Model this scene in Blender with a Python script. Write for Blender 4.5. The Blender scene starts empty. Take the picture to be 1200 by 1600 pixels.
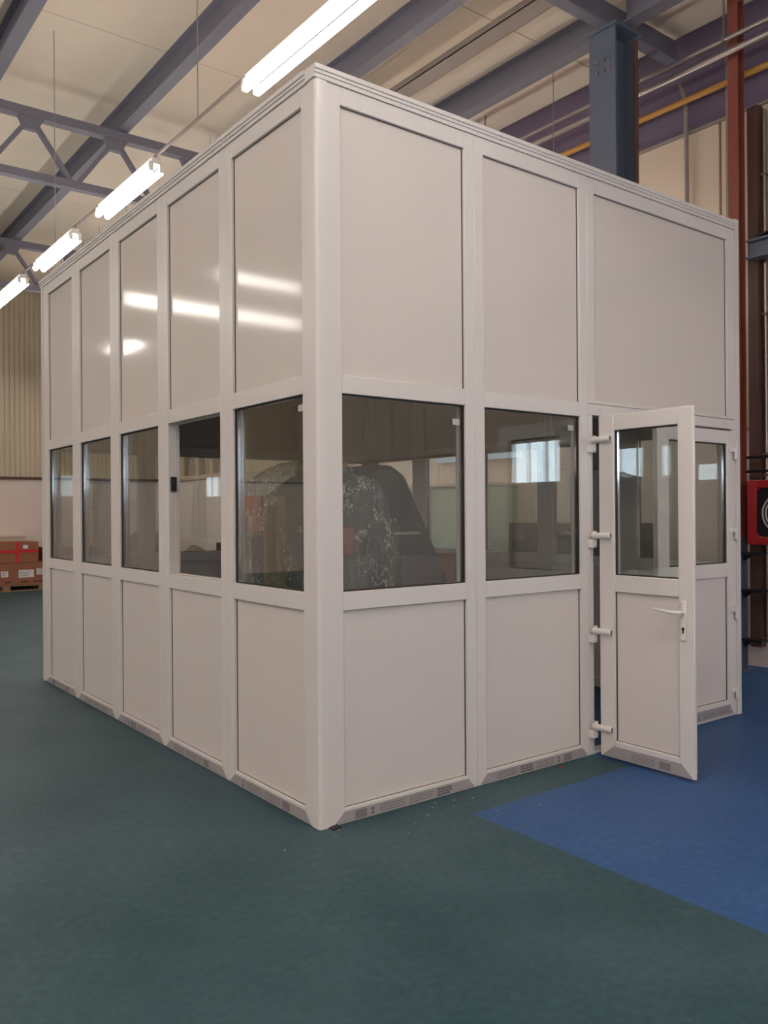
import bpy, bmesh, math, random
from mathutils import Vector, Matrix
random.seed(7)
SC = bpy.context.scene
COL = SC.collection

# ------------------------------------------------------------------ camera
cam_d = bpy.data.cameras.new('camera')
cam = bpy.data.objects.new('camera', cam_d); COL.objects.link(cam)
YAW, PIT, ROL = 0.6502, 0.0007, -0.0068
def cam_axes():
    fw = Vector((math.sin(YAW)*math.cos(PIT), math.cos(YAW)*math.cos(PIT), math.sin(PIT)))
    rt = Vector((math.cos(YAW), -math.sin(YAW), 0)); up = rt.cross(fw)
    c, s = math.cos(ROL), math.sin(ROL)
    return rt*c + up*s, up*c - rt*s, fw
rt, up, fw = cam_axes()
cam.matrix_world = Matrix(((rt.x, up.x, -fw.x, -2.1222), (rt.y, up.y, -fw.y, -3.297), (rt.z, up.z, -fw.z, 1.4764), (0, 0, 0, 1)))
cam_d.sensor_fit = 'AUTO'; cam_d.sensor_width = 36; cam_d.lens = 1312.3*36/1600
cam_d.clip_end = 200
SC.camera = cam

# ------------------------------------------------------------------ world, exposure
w = bpy.data.worlds.new('world'); SC.world = w; w.use_nodes = True
w.node_tree.nodes['Background'].inputs[0].default_value = (0.55, 0.65, 0.8, 1)
w.node_tree.nodes['Background'].inputs[1].default_value = 0.5
SC.view_settings.view_transform = 'Standard'; SC.view_settings.look = 'None'
SC.view_settings.gamma = 1; SC.view_settings.use_curve_mapping = False
SC.view_settings.exposure = 0.20
TUBE = 34.0          # fluorescent tube emission
DAY = 6.0            # daylight behind the window glass
SC.cycles.transparent_max_bounces = 32
SC.cycles.max_bounces = 10
SC.cycles.diffuse_bounces = 5

# ------------------------------------------------------------------ materials
def s2l(c):
    return tuple((x/12.92 if x <= .04045 else ((x+.055)/1.055)**2.4) for x in c)
def rgb(r, g, b): return s2l((r/255, g/255, b/255)) + (1,)
class NT:
    def __init__(s, name):
        s.m = bpy.data.materials.new(name); s.m.use_nodes = True; s.t = s.m.node_tree
        s.b = s.t.nodes['Principled BSDF']; s.o = s.t.nodes['Material Output']
    def n(s, k, **kw):
        x = s.t.nodes.new(k)
        for a, v in kw.items(): setattr(x, a, v)
        return x
    def l(s, a, b): s.t.links.new(a, b)
def mat(name, col, rough=.5, metal=0, noise=0, scale=8, bump=0, bscale=60, spec=.5, coat=0, stretch=None):
    q = NT(name); q.b.inputs['Base Color'].default_value = col
    q.b.inputs['Roughness'].default_value = rough; q.b.inputs['Metallic'].default_value = metal
    q.b.inputs['Specular IOR Level'].default_value = spec
    q.b.inputs['Coat Weight'].default_value = coat
    tc = q.n('ShaderNodeTexCoord')
    src = tc.outputs['Object']
    if stretch:
        mp = q.n('ShaderNodeMapping'); mp.inputs['Scale'].default_value = stretch
        q.l(src, mp.inputs[0]); src = mp.outputs[0]
    if noise:
        nz = q.n('ShaderNodeTexNoise'); nz.inputs['Scale'].default_value = scale; nz.inputs['Detail'].default_value = 6
        q.l(src, nz.inputs['Vector'])
        mx = q.n('ShaderNodeMix', data_type='RGBA')
        c = col
        mx.inputs[6].default_value = tuple(x*(1-noise) for x in c[:3]) + (1,)
        mx.inputs[7].default_value = tuple(min(1, x*(1+noise)) for x in c[:3]) + (1,)
        q.l(nz.outputs[0], mx.inputs[0]); q.l(mx.outputs[2], q.b.inputs['Base Color'])
    if bump:
        n2 = q.n('ShaderNodeTexNoise'); n2.inputs['Scale'].default_value = bscale; n2.inputs['Detail'].default_value = 3
        q.l(src, n2.inputs['Vector'])
        bp = q.n('ShaderNodeBump'); bp.inputs['Strength'].default_value = bump; bp.inputs['Distance'].default_value = .01
        q.l(n2.outputs[0], bp.inputs['Height']); q.l(bp.outputs[0], q.b.inputs['Normal'])
    return q.m
def emis(name, col, st):
    q = NT(name); e = q.n('ShaderNodeEmission'); e.inputs[0].default_value = col; e.inputs[1].default_value = st
    q.l(e.outputs[0], q.o.inputs[0]); return q.m
def glass_mat(name, tint, rough=0.0):
    q = NT(name)
    g = q.n('ShaderNodeNewGeometry'); mr = q.n('ShaderNodeMapRange')
    mr.inputs[3].default_value = 1.62; mr.inputs[4].default_value = 1/1.62
    q.l(g.outputs['Backfacing'], mr.inputs[0])
    fr = q.n('ShaderNodeFresnel'); q.l(mr.outputs[0], fr.inputs['IOR'])
    tr = q.n('ShaderNodeBsdfTransparent'); tr.inputs[0].default_value = tint
    gl = q.n('ShaderNodeBsdfGlossy'); gl.inputs['Roughness'].default_value = rough
    mx = q.n('ShaderNodeMixShader'); q.l(fr.outputs[0], mx.inputs[0]); q.l(tr.outputs[0], mx.inputs[1]); q.l(gl.outputs[0], mx.inputs[2])
    q.l(mx.outputs[0], q.o.inputs[0]); return q.m
def film_mat(name, opac, col, gloss=.25):
    q = NT(name)
    tc = q.n('ShaderNodeTexCoord')
    mp = q.n('ShaderNodeMapping'); mp.inputs['Scale'].default_value = (1, 1, .45); q.l(tc.outputs['Object'], mp.inputs[0])
    n2 = q.n('ShaderNodeTexNoise'); n2.inputs['Scale'].default_value = 24; n2.inputs['Detail'].default_value = 5; n2.inputs['Distortion'].default_value = 1.6
    q.l(mp.outputs[0], n2.inputs['Vector'])
    bp = q.n('ShaderNodeBump'); bp.inputs['Strength'].default_value = 1.0; bp.inputs['Distance'].default_value = .05
    q.l(n2.outputs[0], bp.inputs['Height'])
    tr = q.n('ShaderNodeBsdfTransparent'); tr.inputs[0].default_value = (.93, .95, .94, 1)
    gl = q.n('ShaderNodeBsdfGlossy'); gl.inputs['Roughness'].default_value = .10; q.l(bp.outputs[0], gl.inputs['Normal'])
    df = q.n('ShaderNodeBsdfDiffuse'); df.inputs[0].default_value = col; q.l(bp.outputs[0], df.inputs['Normal'])
    m1 = q.n('ShaderNodeMixShader'); m1.inputs[0].default_value = opac; q.l(tr.outputs[0], m1.inputs[1]); q.l(df.outputs[0], m1.inputs[2])
    m2 = q.n('ShaderNodeMixShader'); m2.inputs[0].default_value = gloss; q.l(m1.outputs[0], m2.inputs[1]); q.l(gl.outputs[0], m2.inputs[2])
    dn = q.n('ShaderNodeTexNoise'); dn.inputs['Scale'].default_value = 11; dn.inputs['Detail'].default_value = 4; q.l(mp.outputs[0], dn.inputs['Vector'])
    ad = q.n('ShaderNodeVectorMath', operation='MULTIPLY_ADD'); q.l(dn.outputs['Color'], ad.inputs[0]); ad.inputs[1].default_value = (.32, .32, .8); q.l(mp.outputs[0], ad.inputs[2])
    vo = q.n('ShaderNodeTexVoronoi', feature='DISTANCE_TO_EDGE'); vo.inputs['Scale'].default_value = 13; q.l(ad.outputs[0], vo.inputs['Vector'])
    cr_ = q.n('ShaderNodeMapRange'); cr_.inputs[1].default_value = .0; cr_.inputs[2].default_value = .04; cr_.inputs[3].default_value = 1; cr_.inputs[4].default_value = 0; q.l(vo.outputs['Distance'], cr_.inputs[0])
    mk = q.n('ShaderNodeTexNoise'); mk.inputs['Scale'].default_value = 9; mk.inputs['Detail'].default_value = 3; q.l(mp.outputs[0], mk.inputs['Vector'])
    mr_ = q.n('ShaderNodeMapRange'); mr_.inputs[1].default_value = .47; mr_.inputs[2].default_value = .60; q.l(mk.outputs[0], mr_.inputs[0])
    mm = q.n('ShaderNodeMath', operation='MULTIPLY'); q.l(cr_.outputs[0], mm.inputs[0]); q.l(mr_.outputs[0], mm.inputs[1])
    cd = q.n('ShaderNodeBsdfDiffuse'); cd.inputs[0].default_value = (.9, .9, .88, 1)  # whitened crease lines, also painted in place of glints on the folds
    ct = q.n('ShaderNodeBsdfTranslucent'); ct.inputs[0].default_value = (.9, .9, .88, 1)
    ca = q.n('ShaderNodeAddShader'); q.l(cd.outputs[0], ca.inputs[0]); q.l(ct.outputs[0], ca.inputs[1])
    m3 = q.n('ShaderNodeMixShader'); q.l(mm.outputs[0], m3.inputs[0]); q.l(m2.outputs[0], m3.inputs[1]); q.l(ca.outputs[0], m3.inputs[2])
    q.l(m3.outputs[0], q.o.inputs[0]); return q.m
def floor_mat():
    q = NT('floor_paint')
    g = q.n('ShaderNodeNewGeometry'); sp = q.n('ShaderNodeSeparateXYZ'); q.l(g.outputs['Position'], sp.inputs[0])
    nz = q.n('ShaderNodeTexNoise'); nz.inputs['Scale'].default_value = 1.3; nz.inputs['Detail'].default_value = 8; q.l(g.outputs['Position'], nz.inputs['Vector'])
    fine = q.n('ShaderNodeTexNoise'); fine.inputs['Scale'].default_value = 90; fine.inputs['Detail'].default_value = 4; q.l(g.outputs['Position'], fine.inputs['Vector'])
    ed = q.n('ShaderNodeTexNoise'); ed.inputs['Scale'].default_value = 22; q.l(g.outputs['Position'], ed.inputs['Vector'])
    def m(op, a, b):
        x = q.n('ShaderNodeMath', operation=op)
        for i, v in enumerate((a, b)):
            if isinstance(v, (int, float)): x.inputs[i].default_value = v
            else: q.l(v, x.inputs[i])
        return x.outputs[0]
    wob = m('MULTIPLY', m('SUBTRACT', ed.outputs[0], .5), .012)
    inx = m('GREATER_THAN', m('ADD', sp.outputs[0], wob), .70)
    iny = m('LESS_THAN', m('ADD', sp.outputs[1], wob), -.285)
    in2 = m('MULTIPLY', m('GREATER_THAN', sp.outputs[0], 1.95), m('LESS_THAN', sp.outputs[1], 1.1))
    mask = m('MAXIMUM', m('MULTIPLY', inx, iny), in2)
    def two(a, b, f):
        x = q.n('ShaderNodeMix', data_type='RGBA'); x.inputs[6].default_value = a; x.inputs[7].default_value = b; q.l(f, x.inputs[0]); return x.outputs[2]
    rm = q.n('ShaderNodeMapRange'); rm.inputs[1].default_value = .32; rm.inputs[2].default_value = .68; q.l(nz.outputs[0], rm.inputs[0])
    green = two(rgb(40, 72, 78), rgb(62, 88, 94), rm.outputs[0])
    blue = two(rgb(44, 82, 132), rgb(56, 92, 140), rm.outputs[0])
    mx = q.n('ShaderNodeMix', data_type='RGBA'); q.l(mask, mx.inputs[0]); q.l(green, mx.inputs[6]); q.l(blue, mx.inputs[7])
    # scuffs
    vo = q.n('ShaderNodeTexNoise'); vo.inputs['Scale'].default_value = 7; vo.inputs['Detail'].default_value = 10; q.l(g.outputs['Position'], vo.inputs['Vector'])
    sc = q.n('ShaderNodeMapRange'); sc.inputs[1].default_value = .62; sc.inputs[2].default_value = .75; sc.inputs[4].default_value = .22; q.l(vo.outputs[0], sc.inputs[0])
    mx2 = q.n('ShaderNodeMix', data_type='RGBA'); q.l(sc.outputs[0], mx2.inputs[0]); q.l(mx.outputs[2], mx2.inputs[6]); mx2.inputs[7].default_value = rgb(96, 106, 108)
    sp2 = q.n('ShaderNodeTexNoise'); sp2.inputs['Scale'].default_value = 28; sp2.inputs['Detail'].default_value = 6; q.l(g.outputs['Position'], sp2.inputs['Vector'])
    dk = q.n('ShaderNodeMapRange'); dk.inputs[1].default_value = .3; dk.inputs[2].default_value = .7; dk.inputs[3].default_value = .80; dk.inputs[4].default_value = 1.12; q.l(sp2.outputs[0], dk.inputs[0])
    vm = q.n('ShaderNodeVectorMath', operation='SCALE'); q.l(mx2.outputs[2], vm.inputs[0]); q.l(dk.outputs[0], vm.inputs['Scale'])
    q.l(vm.outputs[0], q.b.inputs['Base Color'])
    rr = q.n('ShaderNodeMapRange'); rr.inputs[3].default_value = .42; rr.inputs[4].default_value = .6; q.l(fine.outputs[0], rr.inputs[0]); q.l(rr.outputs[0], q.b.inputs['Roughness'])
    bp = q.n('ShaderNodeBump'); bp.inputs['Strength'].default_value = .12; bp.inputs['Distance'].default_value = .004; q.l(fine.outputs[0], bp.inputs['Height']); q.l(bp.outputs[0], q.b.inputs['Normal'])
    q.b.inputs['Specular IOR Level'].default_value = .35
    return q.m

M = dict(
 pvc=mat('white_pvc', rgb(224, 216, 210), .28, noise=.015, scale=3),
 panel=mat('white_panel', rgb(220, 210, 202), .08, noise=.02, scale=1.2, bump=.006, bscale=2.2),
 panel_low=mat('white_panel_matt', rgb(220, 210, 203), .3, noise=.02, scale=1.2),
 gasket=mat('black_rubber', rgb(48, 42, 38), .6),
 glass=glass_mat('window_glass', (.955, .965, .955, 1)),
 clear=glass_mat('clear_glass', (.95, .96, .96, 1)),
 gloss=mat('glossy_white_pvc', rgb(226, 218, 214), .06, spec=.9, coat=.6),
 alu=mat('aluminium', rgb(205, 205, 212), .12, 1),
 tape=mat('grey_protective_film', rgb(166, 159, 157), .35, noise=.06, scale=30),
 prnt=mat('grey_print', rgb(92, 84, 88), .5),
 prnt2=mat('pale_grey_print', rgb(130, 122, 123), .5),
 sticker=mat('white_sticker', rgb(188, 186, 180), .5),
 handle=mat('white_handle', rgb(228, 221, 215), .25),
 chrome=mat('chrome', rgb(210, 205, 200), .15, 1),
 dark=mat('dark_hole', rgb(20, 20, 22), .8),
 blue=mat('blue_steel_paint', rgb(100, 108, 124), .45, noise=.08, scale=5),
 dkblue=mat('dark_blue_enamel', rgb(38, 48, 84), .4),
 purlin=mat('blue_grey_steel', rgb(118, 116, 128), .5, noise=.08, scale=4),
 navy=mat('navy_cladding', rgb(112, 98, 120), .6, noise=.08, scale=3),
 red=mat('red_brown_steel', rgb(142, 76, 62), .55, noise=.15, scale=6),
 brown=mat('brown_steel', rgb(92, 62, 52), .6, noise=.15, scale=6),
 ceil=mat('beige_ceiling_board', rgb(232, 216, 196), .8, noise=.05, scale=1.5),
 corr=mat('beige_corrugated_steel', rgb(205, 190, 166), .5, noise=.04, scale=2),
 wallw=mat('white_wall_paint', rgb(226, 210, 200), .8, noise=.03, scale=2),
 cream=mat('cream_wall_panel', rgb(214, 194, 172), .7, noise=.06, scale=1.6),
 galv=mat('galvanised_steel', rgb(176, 165, 160), .35, .8, noise=.08, scale=12),
 conduit=mat('grey_conduit', rgb(150, 138, 130), .5, noise=.05),
 yellow=mat('yellow_gas_pipe', rgb(190, 138, 62), .45, noise=.05),
 card=mat('brown_cardboard', rgb(150, 98, 72), .85, noise=.08, scale=9),
 redtape=mat('red_tape', rgb(200, 46, 44), .4),
 paper=mat('white_paper', rgb(222, 216, 214), .7),
 ink=mat('black_ink', rgb(52, 40, 38), .7),
 wood=mat('pallet_wood', rgb(150, 120, 92), .8, noise=.15, scale=12, stretch=(1, 8, 8)),
 firered=mat('fire_red_enamel', rgb(176, 26, 34), .3, noise=.04),
 black=mat('black_plastic', rgb(28, 28, 32), .4),
 blackfab=mat('black_fabric', rgb(34, 36, 38), .9, noise=.1, scale=40, bump=.3, bscale=200),
 hose=mat('pale_hose', rgb(205, 195, 188), .5),
 batten=mat('lamp_batten_white', rgb(235, 232, 226), .4),
 tube=emis('fluorescent_tube', (1, .955, .915, 1), TUBE),
 day=emis('daylight_pane', (.74, .85, 1, 1), DAY),
 daywarm=emis('daylight_strip', (1, .95, .86, 1), DAY*1.3),
 mach=mat('dark_teal_machine_paint', rgb(32, 50, 52), .35, noise=.1),
 machg=mat('grey_machine_paint', rgb(84, 86, 90), .4, noise=.05),
 orange=mat('orange_paint', rgb(186, 96, 50), .5, noise=.08),
 yel2=mat('yellow_paint', rgb(170, 132, 56), .5, noise=.08),
 film=film_mat('clear_plastic_film', .05, (.8, .85, .83, 1), .26),
 hood=glass_mat('smoked_hood', (.30, .32, .32, 1)),
 bench=mat('grey_blue_bench', rgb(104, 108, 122), .5, noise=.05),
 rag=mat('brown_rag', rgb(112, 92, 76), .9, noise=.2, scale=15),
 mint=mat('pale_green_panel', rgb(190, 205, 190), .5, noise=.04),
 greyc=mat('grey_cabinet_paint', rgb(98, 92, 90), .5, noise=.05),
 chip=mat('pale_chip', rgb(160, 138, 130), .8), redchip=mat('red_chip', rgb(190, 50, 45), .6),
)
M['floor'] = floor_mat()

# ------------------------------------------------------------------ mesh helpers
class MB:
    def __init__(s): s.v = []; s.f = []
    def box(s, x0, x1, y0, y1, z0, z1):
        b = len(s.v)
        s.v += [(x, y, z) for z in (z0, z1) for y in (y0, y1) for x in (x0, x1)]
        s.f += [tuple(b+i for i in q) for q in ((0,2,3,1),(4,5,7,6),(0,1,5,4),(2,6,7,3),(0,4,6,2),(1,3,7,5))]
        return s
    def prism(s, pts, axis, a, b_):
        """extrude a closed 2-D outline along an axis ('x','y','z') from a to b_"""
        b = len(s.v); n = len(pts)
        for t in (a, b_):
            for p in pts:
                s.v.append((t, p[0], p[1]) if axis == 'x' else (p[0], t, p[1]) if axis == 'y' else (p[0], p[1], t))
        for i in range(n):
            j = (i+1) % n; s.f.append((b+i, b+j, b+n+j, b+n+i))
        s.f.append(tuple(b+i for i in range(n))[::-1]); s.f.append(tuple(b+n+i for i in range(n)))
        return s
    def tube(s, pts, r, n=10, cap=True):
        pts = [Vector(p) for p in pts]; b = len(s.v); m = len(pts)
        rr = r if isinstance(r, (list, tuple)) else [r]*m
        prev = None
        for i, p in enumerate(pts):
            d = (pts[min(i+1, m-1)] - pts[max(i-1, 0)]).normalized()
            a = prev if prev is not None else (Vector((0, 0, 1)) if abs(d.z) < .9 else Vector((1, 0, 0)))
            u = (a - d*a.dot(d)).normalized(); prev = u; v = d.cross(u)
            for k in range(n):
                t = 2*math.pi*k/n; s.v.append(tuple(p + (u*math.cos(t)+v*math.sin(t))*rr[i]))
        for i in range(m-1):
            for k in range(n):
                l = (k+1) % n; s.f.append((b+i*n+k, b+i*n+l, b+(i+1)*n+l, b+(i+1)*n+k))
        if cap:
            s.f.append(tuple(b+k for k in range(n))[::-1]); s.f.append(tuple(b+(m-1)*n+k for k in range(n)))
        return s
    def quad(s, *p):
        b = len(s.v); s.v += list(p); s.f.append(tuple(range(b, b+len(p)))); return s
def build(name, mb, m, parent=None, bevel=0, smooth=False, seg=2):
    me = bpy.data.meshes.new(name); me.from_pydata(mb.v, [], mb.f)
    bm = bmesh.new(); bm.from_mesh(me); bmesh.ops.recalc_face_normals(bm, faces=bm.faces); bm.to_mesh(me); bm.free()
    me.materials.append(M[m] if isinstance(m, str) else m)
    o = bpy.data.objects.new(name, me); COL.objects.link(o)
    if parent: o.parent = parent
    if bevel:
        md = o.modifiers.new('bevel', 'BEVEL'); md.width = bevel; md.segments = seg; md.limit_method = 'ANGLE'
        if seg > 1: smooth = True
    if smooth:
        for p in me.polygons: p.use_smooth = True
        if hasattr(me, 'set_sharp_from_angle'): me.set_sharp_from_angle(angle=math.radians(40))
    return o
def tag(o, label, cat, group=None, kind=None):
    if label: o['label'] = label
    if cat: o['category'] = cat
    if group: o['group'] = group
    if kind: o['kind'] = kind
    return o
def empty(name, loc=(0, 0, 0), rz=0):
    o = bpy.data.objects.new(name, None); COL.objects.link(o); o.location = loc; o.rotation_euler.z = rz
    o.empty_display_size = .1; return o
def struct(name, mb, m, **k):
    o = build(name, mb, m, **k); o['kind'] = 'structure'; return o
def copy_tree(o, parent=None):
    c = o.copy(); COL.objects.link(c)
    if parent: c.parent = parent
    for ch in list(o.children): copy_tree(ch, c)
    return c
def seal(mb, x0, x1, z0, z1, wd, y0, y1):
    h = .0022
    mb.box(x0, x0+wd, y0, y1, z0, z1); mb.box(x1-wd, x1, y0, y1, z0, z1)
    mb.box(x0+wd, x1-wd, y0, y1, z0, z0+h); mb.box(x0+wd, x1-wd, y0, y1, z1-h, z1); return mb
def ring(mb, x0, x1, z0, z1, wd, y0, y1):
    mb.box(x0, x0+wd, y0, y1, z0, z1); mb.box(x1-wd, x1, y0, y1, z0, z1)
    mb.box(x0+wd, x1-wd, y0, y1, z0, z0+wd); mb.box(x0+wd, x1-wd, y0, y1, z1-wd, z1); return mb

# ------------------------------------------------------------------ the hall shell
XR, YB, XL, YF = 5.5, 15.2, -10.0, -12.0
ZC = 6.28
struct('floor', MB().box(XL-.2, XR+.2, YF-.2, YB+.2, -.15, 0), 'floor')

# ceiling: flat boards between the purlins, then rising towards the ridge on the left
ceil = struct('ceiling', MB().box(-1.6, XR+.2, YF-.2, YB+.2, ZC+.03, ZC+.1)
              .prism([(-1.6, ZC+.03), (-1.6, ZC+.1), (XL-.2, 10.1), (XL-.2, 10.0)], 'y', YF-.2, YB+.2), 'ceil')
purl_x = [-1.54, -.05, 1.45, 2.93, 4.45, 5.46]
bd = {}
for i in range(len(purl_x)-1):
    x0, x1 = purl_x[i]+.006, purl_x[i+1]-.006
    mb = MB().box(x0, x1, 0, 2.42, ZC, ZC+.03)
    src = None
    for k in range(11):
        y = -12+2.43*k
        if src is None:
            src = build('ceiling_board', mb, 'ceil', ceil); o = src
        else:
            o = src.copy(); COL.objects.link(o)
        o.location.y = y

# back wall: white painted base, corrugated cladding above
struct('wall_back', MB().box(XL-.2, XR+.2, YB, YB+.2, 0, 2.23), 'wallw')
n = int((XR-XL)/.1)
mb = MB(); P = []
for i in range(n):
    x = XL+i*.1
    P += [(x, YB+.02), (x+.035, YB+.02), (x+.05, YB-.02), (x+.085, YB-.02)]
P.append((XR, YB+.02))
b = len(mb.v)
for z in (2.26, 10): mb.v += [(p[0], p[1], z) for p in P]
m_ = len(P)
for i in range(m_-1): mb.f.append((i, i+1, m_+i+1, m_+i))
wb = bpy.data.objects['wall_back']
o = build('corrugated_cladding', mb, 'corr', wb)
build('cladding_flashing', MB().box(XL, XR, YB-.05, YB+.02, 2.22, 2.27), 'brown', wb)
# clerestory daylight strips in the gable (left, out of frame)
for nm, x0, x1, z0, z1 in (('window_4', -9.3, -4.6, 6.12, 6.5), ('window_5', -9.3, -6.9, 7.05, 7.4)):
    wn = struct(nm, ring(MB(), x0, x1, z0, z1, .05, YB-.07, YB-.03), 'batten')
    build('pane', MB().box(x0+.05, x1-.05, YB-.05, YB-.04, z0+.05, z1-.05), 'daywarm', wn)

# right wall
wr = struct('wall_right', MB().box(XR+.03, XR+.2, YF-.2, 11.55, 0, ZC+.05).box(XR+.03, XR+.2, 14.0, YB+.2, 0, ZC+.05)
            .box(XR+.03, XR+.2, 11.55, 14.0, 0, 2.22).box(XR+.03, XR+.2, 11.55, 14.0, 2.85, ZC+.05), 'cream')
build('upper_band', MB().box(XR, XR+.03, YF, YB, 5.30, ZC+.02), 'navy', wr)
for z0, z1 in ((2.26, 3.86), (3.88, 5.27)):
    ys = [YF] + [1.235-1.92*k for k in range(6, -1, -1)] + [1.235+1.92*k for k in range(1, 6)] + [11.5]
    for a, c in zip(ys[:-1], ys[1:]):
        if c-a > .2: build('wall_panel', MB().box(XR-.015, XR+.03, a+.012, c-.012, z0, z1), 'cream', wr, bevel=.004, seg=1)
for a in range(14):
    y0 = YF+1.94*a
    build('base_panel', MB().box(XR-.01, XR+.03, y0+.004, min(y0+1.936, YB), 0.0, 2.22), 'wallw', wr)
tr_ = struct('trim_1', MB().box(XR-.035, XR+.0, YF, YB, 5.272, 5.298), 'conduit')
struct('trim_2', MB().box(XR-.045, XR+.0, 8.2, YB, 2.2, 2.25), 'cream')

# hatch window far along the right wall, above the white base
hw = struct('window_1', ring(MB(), 0, 2.45, 0, .63, .07, -.03, .05).box(.95, 1.01, -.03, .05, .07, .56).box(1.6, 1.66, -.03, .05, .07, .56), 'cream')
hw.location = (XR, 11.55, 2.22); hw.rotation_euler.z = math.radians(90)
for a, c in ((.07, .95), (1.01, 1.6), (1.66, 2.38)):
    build('pane', MB().box(a, c, .0, .006, .07, .56), 'clear', hw)
build('shutter', MB().box(.0, 2.45, -.16, -.13, 0, .63), 'wallw', hw)
# low windows in the right wall behind the camera (their daylight shows in the glass)
for i, (ya, yb) in enumerate(((-4.2, -2.6),)):
    wn = struct('window_%d' % (6+i), ring(MB(), ya, yb, 1.78, 2.36, .05, 0, .04).box((ya+yb)/2-.02, (ya+yb)/2+.02, 0, .04, 1.83, 2.31)
                .box(ya+.5, ya+.53, 0, .03, 1.83, 2.31).box(yb-.53, yb-.5, 0, .03, 1.83, 2.31), 'batten')
    wn.location.x = XR-.02; wn.rotation_euler.z = 0
    # built along x in local space, turned onto the wall
    wn.rotation_euler.z = math.radians(90)
    build('pane', MB().box(ya+.05, yb-.05, .022, .028, 1.83, 2.31), 'day', wn)

for i, (xa, xb) in enumerate(((3.2, 5.4), (-2.4, -.2), (-7.0, -4.8))):
    wn = struct('window_%d' % (10+i), ring(MB(), xa, xb, 1.95, 3.3, .05, 0, .04).box((xa+xb)/2-.03, (xa+xb)/2+.03, 0, .04, 2.0, 3.25).box(xa+.05, xb-.05, 0, .04, 2.6, 2.64), 'batten')
    wn.location.y = YF+.005
    build('pane', MB().box(xa+.05, xb-.05, .005, .01, 2.0, 3.25), 'day', wn)
# left and front walls (outside the frame)
struct('wall_left', MB().box(XL-.2, XL, YF-.2, YB+.2, 0, 10.2), 'wallw')
struct('wall_front', MB().box(XL-.2, XR+.2, YF-.2, YF, 0, 10.2), 'wallw')
for i, (ya, yb) in enumerate(((6.6, 8.9), (2.4, 4.7), (-2.6, -.3))):
    wn = struct('window_%d' % (7+i), ring(MB(), 0, yb-ya, 0, .75, .05, 0, .04).box(.55, .6, 0, .04, .05, .7).box(1.12, 1.17, 0, .04, .05, .7).box(1.7, 1.75, 0, .04, .05, .7), 'batten')
    wn.location = (XL+.045, ya, 2.2); wn.rotation_euler.z = math.radians(90)
    build('pane', MB().box(.05, yb-ya-.05, .02, .028, .05, .7), 'day', wn)

# ------------------------------------------------------------------ roof steel
def ibeam_y(name, x, z0, h, wd, y0, y1, m, label, cat='beam', group=None):
    t = .012
    o = build(name, MB().prism([(x-wd/2, z0), (x+wd/2, z0), (x+wd/2, z0+t), (x+.005, z0+t), (x+.005, z0+h-t), (x+wd/2, z0+h-t),
                (x+wd/2, z0+h), (x-wd/2, z0+h), (x-wd/2, z0+h-t), (x-.005, z0+h-t), (x-.005, z0+t), (x-wd/2, z0+t)], 'y', y0, y1), m)
    tag(o, label, cat, group); return o
PL = {-1.54: 'blue-grey steel roof purlin crossing the upper left corner of the photo',
      -.05: 'blue-grey steel purlin running over the row of lamps, left of the longest diagonal one',
      1.45: 'long blue-grey steel purlin crossing the trusses between lamps and booth',
      2.93: 'blue-grey steel purlin above the near corner of the white booth',
      4.45: 'blue steel beam bolted to the tall blue column behind the booth'}
for x in purl_x[:-1]:
    if x < 4.4: ibeam_y('roof_purlin', x, 6.0, .28, .13, YF, YB-.06, 'purlin', PL[x], 'beam', 'roof purlins')
ibeam_y('roof_purlin', 4.45, 6.0, .28, .16, 1.75, YB-.06, 'purlin', 'blue-grey steel purlin running from the tall blue column towards the back wall', 'beam', 'roof purlins')
ibeam_y('roof_purlin', 4.45, 6.0, .28, .16, YF, 1.55, 'purlin', 'blue-grey steel purlin on the near side of the tall blue column', 'beam', 'roof purlins')
tag(build('cable_tray', MB().box(3.5, 3.70, YF, YB-.06, 6.03, 6.04).box(3.5, 3.505, YF, YB-.06, 6.03, 6.1).box(3.695, 3.70, YF, YB-.06, 6.03, 6.1), 'conduit'),
    'grey-brown cable tray under the ceiling between two purlins', 'cable tray')

def truss(y, label):
    t = tag(empty('roof_truss', (0, y, 5.2)), label, 'truss')
    build('top_chord', MB().box(-3, 5.45, -.06, .06, .69, .79), 'purlin', t)
    build('bottom_chord', MB().box(-3, 5.2, -.05, .05, .0, .09), 'purlin', t)
    for k in range(9):
        x = -2.9+.95*k
        bar = MB()
        x1 = x+.475
        build('web_bar', MB().prism([(x, .07), (x+.06, .07), (x1+.03, .70), (x1-.03, .70)], 'y', -.03, .03), 'purlin', t)
        build('web_bar', MB().prism([(x+.95, .07), (x+.89, .07), (x1-.03, .70), (x1+.03, .70)], 'y', -.03, .03), 'purlin', t)
        build('gusset_plate', MB().prism([(x1-.14, .70), (x1+.14, .70), (x1+.07, .56), (x1-.07, .56)], 'y', -.04, .04), 'purlin', t)
    return t
truss(6.5, 'blue-grey steel roof truss nearer the booth, crossing above the lamp row')
truss(11.35, 'farther blue-grey steel roof truss near the back wall')
tag(build('roof_rafter', MB().box(-3, 5.45, 1.62, 1.74, 6.0, 6.02).box(-3, 5.45, 1.67, 1.69, 6.02, 6.24), 'purlin'), 'blue-grey steel cross beam meeting the top of the tall blue column', 'beam')

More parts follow.
